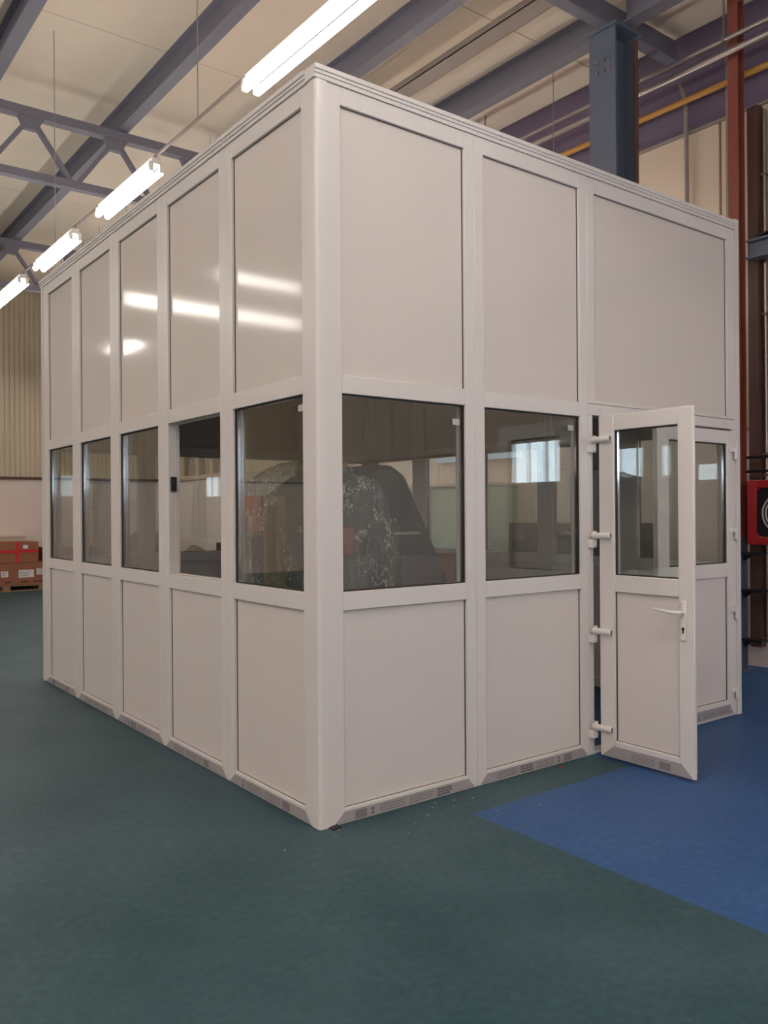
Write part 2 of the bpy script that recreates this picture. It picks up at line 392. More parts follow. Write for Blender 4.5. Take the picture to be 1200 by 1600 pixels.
# tall blue column (H section)
cx, cy = 4.3, 1.57
col = tag(empty('steel_column', (cx, cy, 0)), 'tall blue steel column rising behind the white booth', 'column')
build('flange', MB().box(0, .02, 0, .30, 0, 6.0), 'blue', col)
build('flange', MB().box(.32, .34, 0, .30, 0, 6.0), 'blue', col)
build('web', MB().box(.02, .32, .142, .158, 0, 6.0), 'blue', col)
build('base_plate', MB().box(-.06, .40, -.06, .36, 0, .02), 'blue', col)
build('cap_plate', MB().box(-.03, .37, -.03, .33, 5.975, 6.0), 'blue', col)
bl = MB()
for dy in (.06, .12, .2):
    for z in (5.6, 5.7): bl.tube([(-.02, dy, z), (.0, dy, z)], .014, 8)
build('bolt', bl, 'galv', col)
bl = MB()
for dx in (.33,):
    for z in (5.45, 5.55, 5.65): bl.tube([(dx, -.02, z), (dx, .0, z)], .014, 8)
build('bolt', bl, 'galv', col)
build('side_conduit', MB().tube([(.27, -.03, 0), (.27, -.03, 5.9)], .022, 10), 'brown', col)

# red-brown column at the right wall, its foot painted blue
rc = tag(empty('steel_column', (5.13, .845, 0)), 'red-brown steel column with blue foot at right wall beside the booth', 'column')
def hsec(z0, z1): return MB().box(0, .012, 0, .10, z0, z1).box(.10, .112, 0, .10, z0, z1).box(.012, .10, .045, .057, z0, z1)
build('shaft', hsec(1.22, 6.2), 'red', rc)
build('blue_foot', hsec(0.012, 1.22), 'blue', rc)['label'] = 'dark blue painted foot of the column'
build('base_plate', MB().box(-.04, .15, -.03, .14, 0, .012), 'blue', rc)
for z in (1.08, .74, .29):
    build('bracket_arm', MB().box(.0, .112, -.19, 0, z-.012, z+.012).prism([(0, z-.012), (-.09, z-.012), (0, z-.07)], 'x', .05, .06), 'black', rc)
for z in (1.96, 1.83):
    build('bracket_arm', MB().box(.10, .13, -.25, 0, z-.012, z+.012), 'black', rc)
# vertical conduits
dc = tag(build('cable_duct', MB().box(5.38, 5.484, .80, .90, .2, 5.25), 'brown'), 'brown vertical cable duct on the wall just behind the red-brown column', 'duct')
for y, r, m, lb in ((.765, .017, 'galv', 'galvanised vertical conduit with clamps right of the brown duct'), (.715, .009, 'conduit', 'thinnest grey vertical conduit at the right edge of the photo')):
    c = tag(build('wall_conduit', MB().tube([(5.44, y, .3), (5.44, y, 5.2)], r, 10), m, smooth=True), lb, 'conduit')
    for z in (1.55, 1.8, 2.0, 3.3, 4.6):
        build('clamp', MB().box(5.44-r-.006, 5.49, y-r-.006, y+r+.006, z-.012, z+.012), 'galv', c)
tag(build('wall_pole', MB().tube([(5.43, 1.56, 2.9), (5.43, 1.57, 5.6), (5.40, 1.62, 5.78)], .022, 10), 'conduit', smooth=True), 'thin pale vertical pole in front of the cream wall panels', 'pole')
jc = tag(build('wall_conduit', MB().box(5.44, 5.484, 1.10, 1.15, 2.3, 5.95), 'conduit'), 'flat grey trunking at the joint left of the red-brown column', 'conduit')

# blue horizontal beam to the right of the red column, with a cable bundle on it
hb = tag(build('wall_beam', MB().prism([(5.24, 3.79), (5.36, 3.79), (5.36, 3.81), (5.31, 3.81), (5.31, 3.945), (5.36, 3.945), (5.36, 3.965), (5.24, 3.965), (5.24, 3.945), (5.29, 3.945), (5.29, 3.81), (5.24, 3.81)], 'y', -6, .84), 'blue'),
    'blue horizontal steel beam on the right wall, at the top of the booth', 'beam')
cb = empty('cable_bundle', (5.3, .5, 3.965)); tag(cb, 'loose bundle of thin dark cables lying on the blue wall beam', 'cables')
for k in range(7):
    a = random.uniform(-.05, .05); L = random.uniform(.3, .5); h = random.uniform(.05, .22)
    build('cable', MB().tube([(a, .25, .012+.008*k*.5), (a+.01, .1, .03+h*.15), (a-.02, -.08, .03+h*.6), (a+random.uniform(-.05, .05), -L*.8, .03+h)], .006, 6), 'black', cb, smooth=True)

# overhead pipes along the right wall
def pipe(x, z, r, m, lb, y1=YB-.1):
    o = tag(build('overhead_pipe', MB().tube([(x, YF, z), (x, y1, z)], r, 12), m, smooth=True), lb, 'pipe'); return o
p1 = pipe(5.0, 5.76, .024, 'galv', 'upper of the two parallel galvanised pipes under the roof')
p2 = pipe(5.0, 5.635, .03, 'galv', 'lower of the two parallel galvanised pipes under the roof')
for y in (-2.2, .9, 4.0, 7.1): build('pipe_hanger', MB().box(4.994, 5.006, y-.01, y+.01, 5.78, 6.25).box(4.97, 5.03, y-.012, y+.012, 5.735, 5.785), 'galv', p1)
p3 = pipe(5.35, 5.555, .03, 'yellow', 'yellow gas pipe running along the navy wall band', 14.6)
for y in (-2.2, 2.4, 5.0, 8.1): build('pipe_bracket', MB().box(5.36, 5.498, y-.012, y+.012, 5.51, 5.53), 'brown', p3)

# fire hose cabinet
fh = tag(empty('fire_hose_cabinet', (5.115, .155, 1.165)), 'red fire hose cabinet with glazed door on the right wall', 'hose cabinet')
build('body', MB().box(.02, .195, 0, .62, 0, .58).box(0, 0, 0, 0, 0, 0), 'firered', fh, bevel=.006)
d = MB(); d.box(0, .02, 0, .085, 0, .58); d.box(0, .02, .535, .62, 0, .58); d.box(0, .02, .085, .535, 0, .07); d.box(0, .02, .085, .535, .51, .58)
for (yy, zz, sy, sz) in ((.085, .07, 1, 1), (.535, .07, -1, 1), (.085, .51, 1, -1), (.535, .51, -1, -1)):
    d.prism([(yy, zz), (yy+.05*sy, zz), (yy+.015*sy, zz+.015*sz), (yy, zz+.05*sz)], 'x', 0, .02)
build('door', d, 'firered', fh, bevel=.003)
build('door_backing', MB().box(.017, .0195, .085, .535, .07, .51), 'dark', fh)
ho = MB()
for k in range(3):
    r = .17-.03*k; ho.tube([(.008, .31+r*math.cos(t), .28+r*math.sin(t)) for t in [2*math.pi*i/24 for i in range(25)]], .008, 8)
build('hose_coil', ho, 'hose', fh, smooth=True)
# bag
bg = MB()
for i, (z, a, c) in enumerate(((0, .05, .1), (.1, .09, .17), (.22, .09, .18), (.34, .06, .14), (.40, .02, .05))):
    for k in range(14):
        t = 2*math.pi*k/14; f = 1+.12*math.sin(3*t+i)
        bg.v.append((a*math.cos(t)*f, c*math.sin(t)*f, z))
for i in range(4):
    for k in range(14):
        l = (k+1) % 14; bg.f.append((i*14+k, i*14+l, (i+1)*14+l, (i+1)*14+k))
bg.f.append(tuple(range(14))); bg.f.append(tuple(range(56, 70)))
bag = tag(empty('hanging_bag', (5.22, .38, .58)), 'black bag hanging under the fire hose cabinet', 'bag')
build('sack', bg, 'blackfab', bag, smooth=True)
build('strap', MB().tube([(0, -.03, .39), (.02, -.02, .47), (.04, 0, .50), (.02, .02, .47), (0, .03, .39)], .006, 6), 'blackfab', bag, smooth=True)

# ------------------------------------------------------------------ lamps
def lamp(L, label, loc, group='fluorescent fittings of the hall'):
    t = tag(empty('fluorescent_lamp', loc), label, 'lamp', group)
    build('batten', MB().box(-.035, .035, 0, L, .045, .095), 'batten', t, bevel=.004)
    for s in (-1, 1):
        build('tube', MB().tube([(s*.040, .03, 0), (s*.040, L-.03, 0)], .025, 12), 'tube', t, smooth=True)  # radius thicker than a real tube, standing in for bloom
        for y in (0, L-.03):
            build('lamp_holder', MB().box(s*.040-.016, s*.040+.016, y, y+.03, -.012, .06), 'batten', t, bevel=.003)
    rf = MB().prism([(-.035, .06), (-.085, .035), (-.085, .03), (-.035, .052)], 'y', .03, L-.03).prism([(.035, .06), (.085, .035), (.085, .03), (.035, .052)], 'y', .03, L-.03)
    return t
LX, LZ = .34, 4.05
vis = [(.0, 1.27, 'nearest and largest lit twin-tube lamp at top of the photo'), (2.72, 1.22, 'second lit twin-tube lamp from the top along the cable'),
       (4.66, 1.24, 'third lit twin-tube lamp, just above the far half of the booth'), (6.5, 1.4, 'farthest visible twin-tube lamp at left edge of the photo')]
for y, L, lb in vis: lamp(L, lb, (LX, y, LZ))
rail = tag(build('lamp_conduit', MB().tube([(LX, -11, LZ+.11), (LX, 14.5, LZ+.11)], .012, 8), 'conduit', smooth=True), 'thin conduit linking the row of hanging lamps', 'conduit')
for y in (-6, -2.6, 2.0, 5.3, 8.6, 12):
    build('hanger_wire', MB().tube([(LX, y, LZ+.11), (LX, y, ZC)], .004, 6), 'conduit', rail)
added_lamp = lamp(1.25, 'unseen twin-tube fluorescent lamp added to light the hall', (LX, -2.0, LZ), 'added lamps out of view')  # added out of view to light the hall, copied to the places below
added_spots = [(LX, y, LZ) for y in (-4.1, -6.2, -8.3, 8.9)]  # lamp row carried on out of view
added_spots += [(-1.8, y, 4.8) for y in (-2.5, -4.8, -7.1, -9.4)]  # added behind the camera to light the front face without mirroring in it
added_spots += [(3.0, y, 4.6) for y in (-9.6, -11.3)]
added_spots += [(2.6, y, 4.5) for y in (6.3, 8.4, 10.5, 12.6)]  # added, hidden behind the booth, to brighten back wall and window view
added_spots += [(4.85, 1.75, 3.85), (4.8, 4.4, 4.2)]  # added low behind the booth to brighten the right wall
added_spots += [(-3.9, y, 4.8) for y in (-9, -6, -3, 0, 3, 12.5)]
added_spots += [(-7.6, y, 5.2) for y in (-6, -2, 2, 6, 9)]  # added on the unseen left side, brightening the wall mirrored in the glass
added_spots += [(-8.8, y, 8.4) for y in (-1, 2, 5, 8)] + [(-6.0, -10.5, 5.2), (-3.2, -10.5, 5.2)]  # high ones added to brighten the unseen left wall
for s in added_spots:
    c = copy_tree(added_lamp); c.location = s
    top = 6.28 if s[0] > -1.6 else 6.31+(-1.6-s[0])*3.69/8.6
    for yy in (.2, 1.05) if abs(s[0]-LX) > .01 else (): build('hanger_wire', MB().tube([(0, yy, .09), (0, yy, top-s[2])], .004, 6), 'conduit', c)

# ------------------------------------------------------------------ the booth
ZB, Z1, Z2, Z3, Z4, Z5, ZT = .0712, 1.0109, 1.099, 2.0458, 2.1321, 3.4171, 3.505
DP = .07
def print_marks(x0, x1, y, z0, seed):
    rnd = random.Random(seed); mb = MB(); pale = MB(); x = x0+.05+rnd.random()*.04
    H = .044
    while x < x1-.16:
        k = rnd.choice((0, 1, 2, 2, 3))
        if k == 0:   # bold three-line block
            wd = .10
            for r in range(3):
                xx = x
                while xx < x+wd-.012:
                    l = rnd.uniform(.012, .03); mb.quad((xx, y, z0+.006+r*.014), (min(xx+l, x+wd), y, z0+.006+r*.014), (min(xx+l, x+wd), y, z0+.014+r*.014), (xx, y, z0+.014+r*.014)); xx += l+.003
        elif k == 1:  # small signs
            wd = .03
            for r in range(2):
                mb.quad((x, y, z0+.008+r*.02), (x+.018, y, z0+.008+r*.02), (x+.013, y, z0+.02+r*.02), (x+.005, y, z0+.02+r*.02))
        elif k == 2:  # two pale lines of words
            wd = .16
            for r in range(3):
                xx = x
                while xx < x+wd-.012:
                    l = rnd.uniform(.008, .022); pale.quad((xx, y, z0+.008+r*.013), (xx+l, y, z0+.008+r*.013), (xx+l, y, z0+.014+r*.013), (xx, y, z0+.014+r*.013)); xx += l+.004
        else:
            wd = .07; pale.quad((x, y, z0+.004), (x+wd, y, z0+.004), (x+wd, y, z0+H), (x, y, z0+H))
        x += wd+.025
    return mb, pale
def tape(parent, x0, x1, a0, a1, seed, y=0.0, z0=.004, z1=.056):
    """mitred strip of printed protective film on the bottom rail; a0..a1 top edge"""
    t = build('protective_tape', MB().prism([(x0, z0), (x1, z0), (a1, z1), (a0, z1)], 'y', y-.0012, y-.0002), 'tape', parent)
    t['label'] = 'grey printed protective film'
    d, p = print_marks(a0, a1, y-.0018, z0, seed)
    if d.f: build('print', d, 'prnt', t)['kind'] = 'stuff'
    if p.f: build('pale_print', p, 'prnt2', t)['kind'] = 'stuff'
def glazing(parent, x0, x1, z0, z1, sticker=None):
    ga = ring(MB(), x0, x1, z0, z1, .006, .013, .022)
    build('glass_gasket', ga, 'gasket', parent)
    build('glass_pane', MB().box(x0, x1, .022, .026, z0, z1), 'glass', parent)
    build('glass_pane', MB().box(x0, x1, .042, .046, z0, z1), 'glass', parent)
    build('glass_spacer', ring(MB(), x0, x1, z0, z1, .007, .026, .042), 'alu', parent)
    rb = MB()
    for sx, xx in ((1, x0), (-1, x1)):
        for k in range(3):
            a, c = sorted((xx, xx+sx*.010)); y = .049+.007*k
            rb.box(a-.003*(k % 2)*(sx < 0), c+.003*(k % 2)*(sx > 0), y, y+.0055, z0, z1)
    build('inner_bead', rb, 'gloss', parent)
    if sticker:
        sx, sz = sticker
        build('sticker', MB().box(sx, sx+.05, .0205, .0218, sz-.006, sz+.026), 'sticker', parent)
def infill(parent, name, x0, x1, z0, z1, m):
    build('panel_gasket', seal(MB(), x0, x1, z0, z1, .0055, .0155, .021), 'gasket', parent)
    build(name, MB().box(x0, x1, .018, .045, z0, z1), m, parent)
def bead_slope(mb, x0, x1, z):   # little sloping sill at the bottom of a recess
    mb.prism([(0, z), (.014, z), (.014, z+.006)], 'x', x0, x1)
def bay(name, loc, rz, W, a, b, label, seed, sticker=None, detail=True, group=None, glazed=True):
    t = tag(empty(name, loc, rz), label, 'wall bay', group)
    x0, x1 = a, b; g = .0005
    fr = MB().box(g, x0, 0, DP, 0, ZT).box(x1, W-g, 0, DP, 0, ZT)
    for z0, z1 in ((0, ZB), (Z1, Z2), (Z3, Z4), (Z5, ZT)): fr.box(x0, x1, 0, DP, z0, z1)
    build('frame', fr, 'pvc', t, bevel=.0025)
    infill(t, 'lower_panel', x0, x1, ZB, Z1, 'panel_low')
    infill(t, 'upper_panel', x0, x1, Z4, Z5, 'panel')
    if glazed: glazing(t, x0, x1, Z2, Z3, sticker)
    else:
        build('inner_reveal', ring(MB(), x0, x1, Z2, Z3, .004, .045, .072), 'pvc', t)
        build('lock_plate', MB().box(x0, x0+.022, .012, .045, 1.62, 1.71), 'black', t)
    if detail: tape(t, g+.02, W-g-.02, x0, x1, seed)
    return t
# right (front) face: local x = world x
F = 'booth bays facing the photographer'
bay('partition_bay', (.06, 0, 0), 0, .9465, .0798, .8759, 'white partition bay right of the near corner post, window showing plastic-wrapped machine', 3, (.80, 1.965-.02))
bay('partition_bay', (1.0065, 0, 0), 0, .9335, .0704, .8624, 'white partition bay directly left of the open door', 5, (.775, 1.965))
# left face: local x runs from far to near
seams = [.06, .9298, 1.814, 2.6925, 3.5785, 4.488]
opens = [(.1307, .8519), (1.0077, 1.7313), (1.8969, 2.6033), (2.7817, 3.4815), (3.6756, 4.3501)]
LB = ['left-face bay nearest the corner post, plastic film visible through its window', 'left-face bay with unglazed opening, second from the near corner post',
      'middle bay of the five on the left face', 'left-face bay fourth from the near corner post', 'left-face bay farthest from the camera, beside the cartons']
for i in range(5):
    y0, y1 = seams[i], seams[i+1]; o0, o1 = opens[i]
    bay('partition_bay', (0, y1, 0), math.radians(-90), y1-y0, y1-o1, y1-o0, 'white partition ' + LB[i], 20+i, (y1-o0-.075, 1.975) if i == 0 else None, glazed=(i != 1))
# right-hand and back walls of the booth, seen only through the glass
XE, YE = 3.643, 4.548
for i in range(5):
    y0, y1 = seams[i], seams[i+1]; o0, o1 = opens[i]
    bay('partition_bay', (XE, y0, 0), math.radians(90), y1-y0, o0-y0, o1-y0, 'white bay of the far right wall seen through the windows, %s from the door end' % ['first', 'second', 'third', 'fourth', 'fifth'][i], 40+i, None, False, 'far right wall bays')
xs = [.06, .94, 1.82, 2.70, 3.583]
for i in range(4):
    bay('partition_bay', (xs[i+1], YE, 0), math.radians(180), xs[i+1]-xs[i], .075, xs[i+1]-xs[i]-.075, 'white bay of the rear wall seen through the windows, %s from the left face' % ['first', 'second', 'third', 'fourth', 'fifth'][i], 50+i, None, False, 'rear wall bays')

# posts
def post(x0, x1, y0, y1, label, z1=3.53):
    R = .018
    P = []
    for k in range(7):      # only the corner that points outwards is rounded
        a = math.pi/2*k/6
        P.append((x0+R-R*math.cos(a), y0+R-R*math.sin(a)))
    P += [(x1, y0), (x1, y1), (x0, y1)]
    if 'rear' in label: P = [(x0+x1-px_, y0+y1-py_) for px_, py_ in P]
    elif 'right end' in label: P = [(x0+x1-px_, py_) for px_, py_ in P]
    elif 'far left' in label: P = [(px_, y0+y1-py_) for px_, py_ in P]
    o = build('corner_post', MB().prism(P, 'z', 0, z1), 'pvc', smooth=True); tag(o, label, 'corner post'); return o
post(-.004, .0602, -.004, .0602, 'white rounded post at the near corner of the booth')
post(-.006, .06, 4.4885, YE+.006, 'white post at the far left end of the booth')
post(3.5835, XE+.006, -.006, .0595, 'white post at right end of the booth beside the door hinges', 3.585)
post(3.584, XE+.006, 4.4885, YE+.006, 'white post at the hidden rear corner of the booth')

# door bay
DX0 = 1.94
db = tag(empty('door_bay', (0, 0, 0)), 'white double door bay with open left leaf and closed right leaf', 'door bay')
fr = MB().box(DX0+.0012, 1.985, 0, DP, 0, 2.06).box(3.535, 3.5825, 0, DP, 0, 2.06).box(DX0+.0012, 3.5825, 0, DP, 2.06, 2.1285)
fr.box(1.985, 3.535, .0, DP, 0, .018)
build('door_frame', fr, 'pvc', db, bevel=.004)
fr = MB().box(DX0+.0012, 2.013, 0, DP, 2.1305, ZT).box(3.487, 3.5825, 0, DP, 2.1305, ZT).box(2.013, 3.487, 0, DP, 2.1305, 2.152).box(2.013, 3.487, 0, DP, Z5, ZT)
build('transom_frame', fr, 'pvc', db, bevel=.004)
infill(db, 'upper_panel', 2.013, 3.487, 2.152, Z5, 'panel')
for x in (2.06, 3.45): build('screw_cap', MB().tube([(x, -.004, 2.10), (x, .001, 2.10)], .008, 12), 'handle', db, smooth=True)
for x, z in ((1.93, 2.10),): build('screw_cap', MB().tube([(x, -.004, z), (x, .001, z)], .008, 12), 'handle', db, smooth=True)
def leaf(W, a, b, loc, rz, seed, label):
    z0, zt = .02, 2.045
    lf = MB().box(0, a, 0, .018, z0, zt).box(b, W, 0, .018, z0, zt).box(a, b, 0, .018, z0, .123).box(a, b, 0, .066, 1.0, 1.10).box(a, b, 0, .018, 1.95, zt)
    lf.box(.022, a, .018, .06, z0+.02, zt-.022).box(b, W-.024, .018, .06, z0+.02, zt-.022).box(a, b, .018, .06, z0+.02, .123).box(a, b, .018, .06, 1.95, zt-.022)
    o = build('door_leaf', lf, 'pvc', db, bevel=.005); o.location = loc; o.rotation_euler.z = rz; o['label'] = label
    infill(o, 'door_panel', a, b, .123, 1.0, 'panel_low')
    ga = ring(MB(), a, b, 1.10, 1.95, .006, .013, .022); build('glass_gasket', ga, 'gasket', o)
    build('glass_pane', MB().box(a, b, .022, .026, 1.10, 1.95), 'glass', o)
    build('glass_pane', MB().box(a, b, .042, .046, 1.10, 1.95), 'glass', o)
    build('glass_spacer', ring(MB(), a, b, 1.10, 1.95, .007, .026, .042), 'alu', o)
    t = build('protective_tape', MB().prism([(.012, z0+.003), (W-.012, z0+.003), (b+.01, z0+.072), (a-.01, z0+.072)], 'y', -.0012, -.0002), 'tape', o)
    return o
lf1 = leaf(.63, .108, .533, (1.945, -.075, 0), math.radians(-90), 1, 'open door leaf')
tp = [c for c in lf1.children if c.name.startswith('protective_tape')][0]
d, p = print_marks(.14, .58, -.0018, .03, 77)
if d.f: build('print', d, 'prnt', tp)['kind'] = 'stuff'
if p.f: build('pale_print', p, 'prnt2', tp)['kind'] = 'stuff'
lf2 = leaf(.895, .12, .825, (2.632, -.012, 0), 0, 2, 'closed door leaf behind the open one')
tp = [c for c in lf2.children if c.name.startswith('protective_tape')][0]
d, p = print_marks(.14, .87, -.0018, .03, 79)
if d.f: build('print', d, 'prnt', tp)['kind'] = 'stuff'
if p.f: build('pale_print', p, 'prnt2', tp)['kind'] = 'stuff'
# lever handle with long plate on the open leaf (local: x towards the free edge, -y outwards)
hx = .567
h = build('door_handle', MB().box(hx-.017, hx+.017, -.010, 0, .765, .985), 'handle', lf1, bevel=.008, seg=3); h['label'] = 'white lever handle on long plate'
# (third level stops here: lever and keyhole are siblings under the leaf)
build('lever', MB().tube([(hx, -.008, .922), (hx, -.045, .922), (hx-.012, -.055, .922), (hx-.05, -.057, .923), (hx-.11, -.056, .928), (hx-.15, -.052, .933)], [.011, .011, .0115, .011, .009, .007], 12), 'handle', lf1, smooth=True)
build('keyhole', MB().tube([(hx, -.0112, .832), (hx, -.0098, .832)], .0085, 14).box(hx-.004, hx+.004, -.0112, -.0098, .806, .83), 'dark', lf1)
# inner side handle
build('inner_handle', MB().box(hx-.017, hx+.017, .066, .076, .765, .985).tube([(hx, .07, .922), (hx, .11, .922), (hx-.13, .118, .926)], .010, 10), 'handle', lf1)
# hinges
def hinge(parent, x, y, z, side):
    m = MB().tube([(x, y, z-.05), (x, y, z+.05)], .012, 14)
    m.box(*sorted((x, x+side*.075)), y-.006, y+.012, z+.008, z+.046)
    m.box(*sorted((x, x-side*.035)), y-.004, y+.014, z-.05, z-.004)
    build('hinge', m, 'handle', parent, bevel=.003, smooth=True)
for z in (1.885, 1.312, .74, .165):
    # open leaf: barrel in front of the jamb, one arm on the jamb, one arm on the leaf face
    m = MB().tube([(1.955, -.035, z-.045), (1.955, -.035, z+.045)], .013, 14)
    m.box(1.93, 1.967, -.04, .0, z-.055, z-.01)
    m.box(1.930, 1.945, -.165, -.03, z+.0, z+.036).tube([(1.936, -.165, z+.018), (1.936, -.03, z+.018)], .017, 12)
    build('hinge', m, 'handle', db, bevel=.002, smooth=True)
    m = MB().tube([(3.548, -.022, z-.04), (3.548, -.022, z+.045)], .013, 14)
    m.box(3.485, 3.548, -.026, -.012, z+.008, z+.04).box(3.548, 3.575, -.02, .0, z-.05, z-.006)
    build('hinge', m, 'handle', db, bevel=.002, smooth=True)
# lock edge strip on the open leaf
build('lock_strip', MB().box(.606, .6075, .025, .045, .45, 1.65), 'galv', lf1)

# cornice strips round the top, with butt joints
cr = tag(empty('booth_cornice', (0, 0, ZT)), 'stepped white cornice strips around the top edge of the booth', 'cornice')
prof = [(0, .001), (-.008, .001), (-.008, .02), (-.014, .022), (-.014, .036), (-.020, .038), (-.020, .06), (.07, .06), (.07, .001)]
def cap(axis, a, b, off, sgn):
    P = [(off+sgn*p[0], p[1]) for p in prof]
    build('cornice_strip', MB().prism(P, axis, a+.0015, b-.0015), 'pvc', cr)
for a, b in ((-.014, 1.202), (1.202, 2.393), (2.393, 3.583)): cap('x', a, b, 0, 1)
for a, b in ((.0725, .936), (.936, 1.818), (1.818, 2.682), (2.682, 3.565), (3.565, 4.56)):
    cap('y', a, b, 0, 1)
for a, b in ((.06, 1.6), (1.6, 3.1), (3.1, 4.48)): cap('y', a, b, XE, -1)
for a, b in ((.075, 1.8), (1.8, 3.57)): cap('x', a, b, YE, -1)
rf = tag(empty('booth_roof', (0, 0, ZT)), 'flat white panel roof hidden behind the cornice, closing the booth', 'roof')
for k in range(4):
    build('roof_panel', MB().box(.075+.87*k, .075+.87*(k+1)-.004, .075, YE-.075, .0, .05), 'panel_low', rf)
tag(build('levelling_wedge', MB().prism([(.0, 0), (.045, 0), (.045, .010), (0, .004)], 'y', -.018, .018), 'black'), 'small black wedge under the near corner post', 'wedge').location = (.045, -.022, 0)

# ------------------------------------------------------------------ inside the booth: wrapped machine
mc = tag(empty('wrapped_machine', (.80, 1.0, 0)), 'dark machine with sloping smoked hood behind the booth corner windows', 'machine')
build('cabinet', MB().box(-.42, .42, -.42, .42, .05, 1.02), 'mach', mc, bevel=.02)
build('plinth', MB().box(-.38, .38, -.38, .38, 0, .05), 'black', mc)
hd = [( -.40, 1.02), (-.42, 1.35), (-.32, 1.58), (-.14, 1.70), (.04, 1.76), (.14, 1.76), (.24, 1.70), (.60, 1.02)]
build('hood', MB().prism([(x, z) for x, z in hd], 'y', -.36, .40), 'mach', mc, bevel=.03)
build('orange_box', MB().box(-.50, -.24, .10, .36, 1.36, 1.58), 'orange', mc, bevel=.01)
for y in (-.12, .02): build('yellow_post', MB().box(-.50, -.45, y, y+.045, .9, 1.58), 'yel2', mc, bevel=.006)
build('control_panel', MB().box(.10, .40, -.50, -.37, .95, 1.22), 'machg', mc, bevel=.01)
build('control_panel', MB().box(-.36, -.12, -.48, -.37, .9, 1.2), 'machg', mc, bevel=.01)
build('red_cover', MB().box(-.42, -.22, -.47, -.365, 1.24, 1.40), 'firered', mc, bevel=.01)
build('lamp_bar', MB().box(.12, .32, -.395, -.365, 1.345, 1.36), 'sticker', mc)
from mathutils import noise as mnoise
fm = MB(); NA, NZ = 260, 120
def ridged(p):
    a = 0; amp = 1; q = p.copy()
    for _ in range(3):
        a += amp*(1-abs(mnoise.noise(q))*2); q = q*2.1+Vector((3.1, 1.7, 5.2)); amp *= .5
    return a/1.75
for j in range(NZ+1):
    t = j/NZ
    for i in range(NA):
        th = 2*math.pi*i/NA
        if t < .22:
            f = t/.22; rad = .08+.90*f; z = 1.79-.13*f*f
        else:
            f = (t-.22)/.78; rad = .98+.14*f; z = 1.66-1.16*f
        c, s_ = math.cos(th), math.sin(th)
        k = .47*(abs(c)**3+abs(s_)**3)**(-1/3)*rad
        lo = min(1, t*2.2)
        P = Vector((c*k, s_*k, z))
        fold = .030*math.sin(7*th+1.3*math.sin(4*z+th*2))+.016*math.sin(19*th+2*math.sin(5*z))
        w1 = .060*(ridged(Vector((P.x*4.2, P.y*4.2, P.z*2.2)))-.5)
        w2 = .018*(ridged(Vector((P.x*14+5, P.y*14, P.z*7)))-.5)
        d_ = fold*lo+w1+w2
        drop = .26*max(0, c)**1.5*max(0, 1-abs(t-.3)*1.6) if t > .1 else .26*max(0, c)**1.5*.68*(t/.1)
        fm.v.append((c*(k*.82+d_), s_*(k+d_), z+.5*d_-drop))
for j in range(NZ):
    for i in range(NA):
        l = (i+1) % NA; fm.f.append((j*NA+i, j*NA+l, (j+1)*NA+l, (j+1)*NA+i))
fm.f.append(tuple(range(NA)))
fo = tag(build('plastic_film', fm, 'film', smooth=False), 'crumpled clear plastic film draped over the machine in the booth', 'plastic film')
fo.location = (.64, 1.0, 0)
for p in fo.data.polygons: p.use_smooth = True


# carton inside booth near second front window
cbx = tag(empty('cardboard_carton', (2.62, 2.35, 0), .1), 'brown carton standing inside the booth behind second front window', 'carton')
build('box', MB().box(0, .7, 0, .55, 0, 1.08), 'card', cbx, bevel=.004)
build('flap', MB().box(0, .7, .0, .27, 1.082, 1.088), 'card', cbx)
build('packing_tape', MB().box(.33, .38, -.002, .0, .7, 1.08), 'wood', cbx)

# ------------------------------------------------------------------ behind the booth
bn = tag(empty('workbench', (2.35, 7.75, 0)), 'grey-blue workbench behind the booth with rags on top', 'workbench')
build('worktop', MB().box(0, 1.6, 0, .75, .84, .90), 'bench', bn, bevel=.005)
build('front_panel', MB().box(.03, 1.57, .03, .05, .12, .84), 'bench', bn)
for x in (.03, 1.51):
    for y in (.05, .66): build('leg', MB().box(x, x+.06, y, y+.06, 0, .84), 'machg', bn)
rg = MB(); rnd = random.Random(9)
for j in range(9):
    for i in range(16):
        u, v = i/15, j/8
        e = math.sin(math.pi*u)*math.sin(math.pi*v)
        rg.v.append((u*.55+rnd.uniform(-.012, .012), v*.35+rnd.uniform(-.012, .012), .003+e*(.07+.045*math.sin(u*11+v*4)+rnd.uniform(0, .03))))
for j in range(8):
    for i in range(15): rg.f.append((j*16+i, j*16+i+1, (j+1)*16+i+1, (j+1)*16+i))
r_ = tag(build('rag_heap', rg, 'rag', smooth=True), 'crumpled brown rags heaped on the workbench', 'rags'); r_.location = (2.75, 7.82, .90)
tb = tag(empty('tool_box', (3.42, 7.85, .90)), 'dark low tool box at the right end of workbench', 'tool box')
build('body', MB().box(0, .4, 0, .25, 0, .13), 'black', tb, bevel=.01); build('lid', MB().box(-.005, .405, -.005, .255, .13, .15), 'black', tb, bevel=.008)
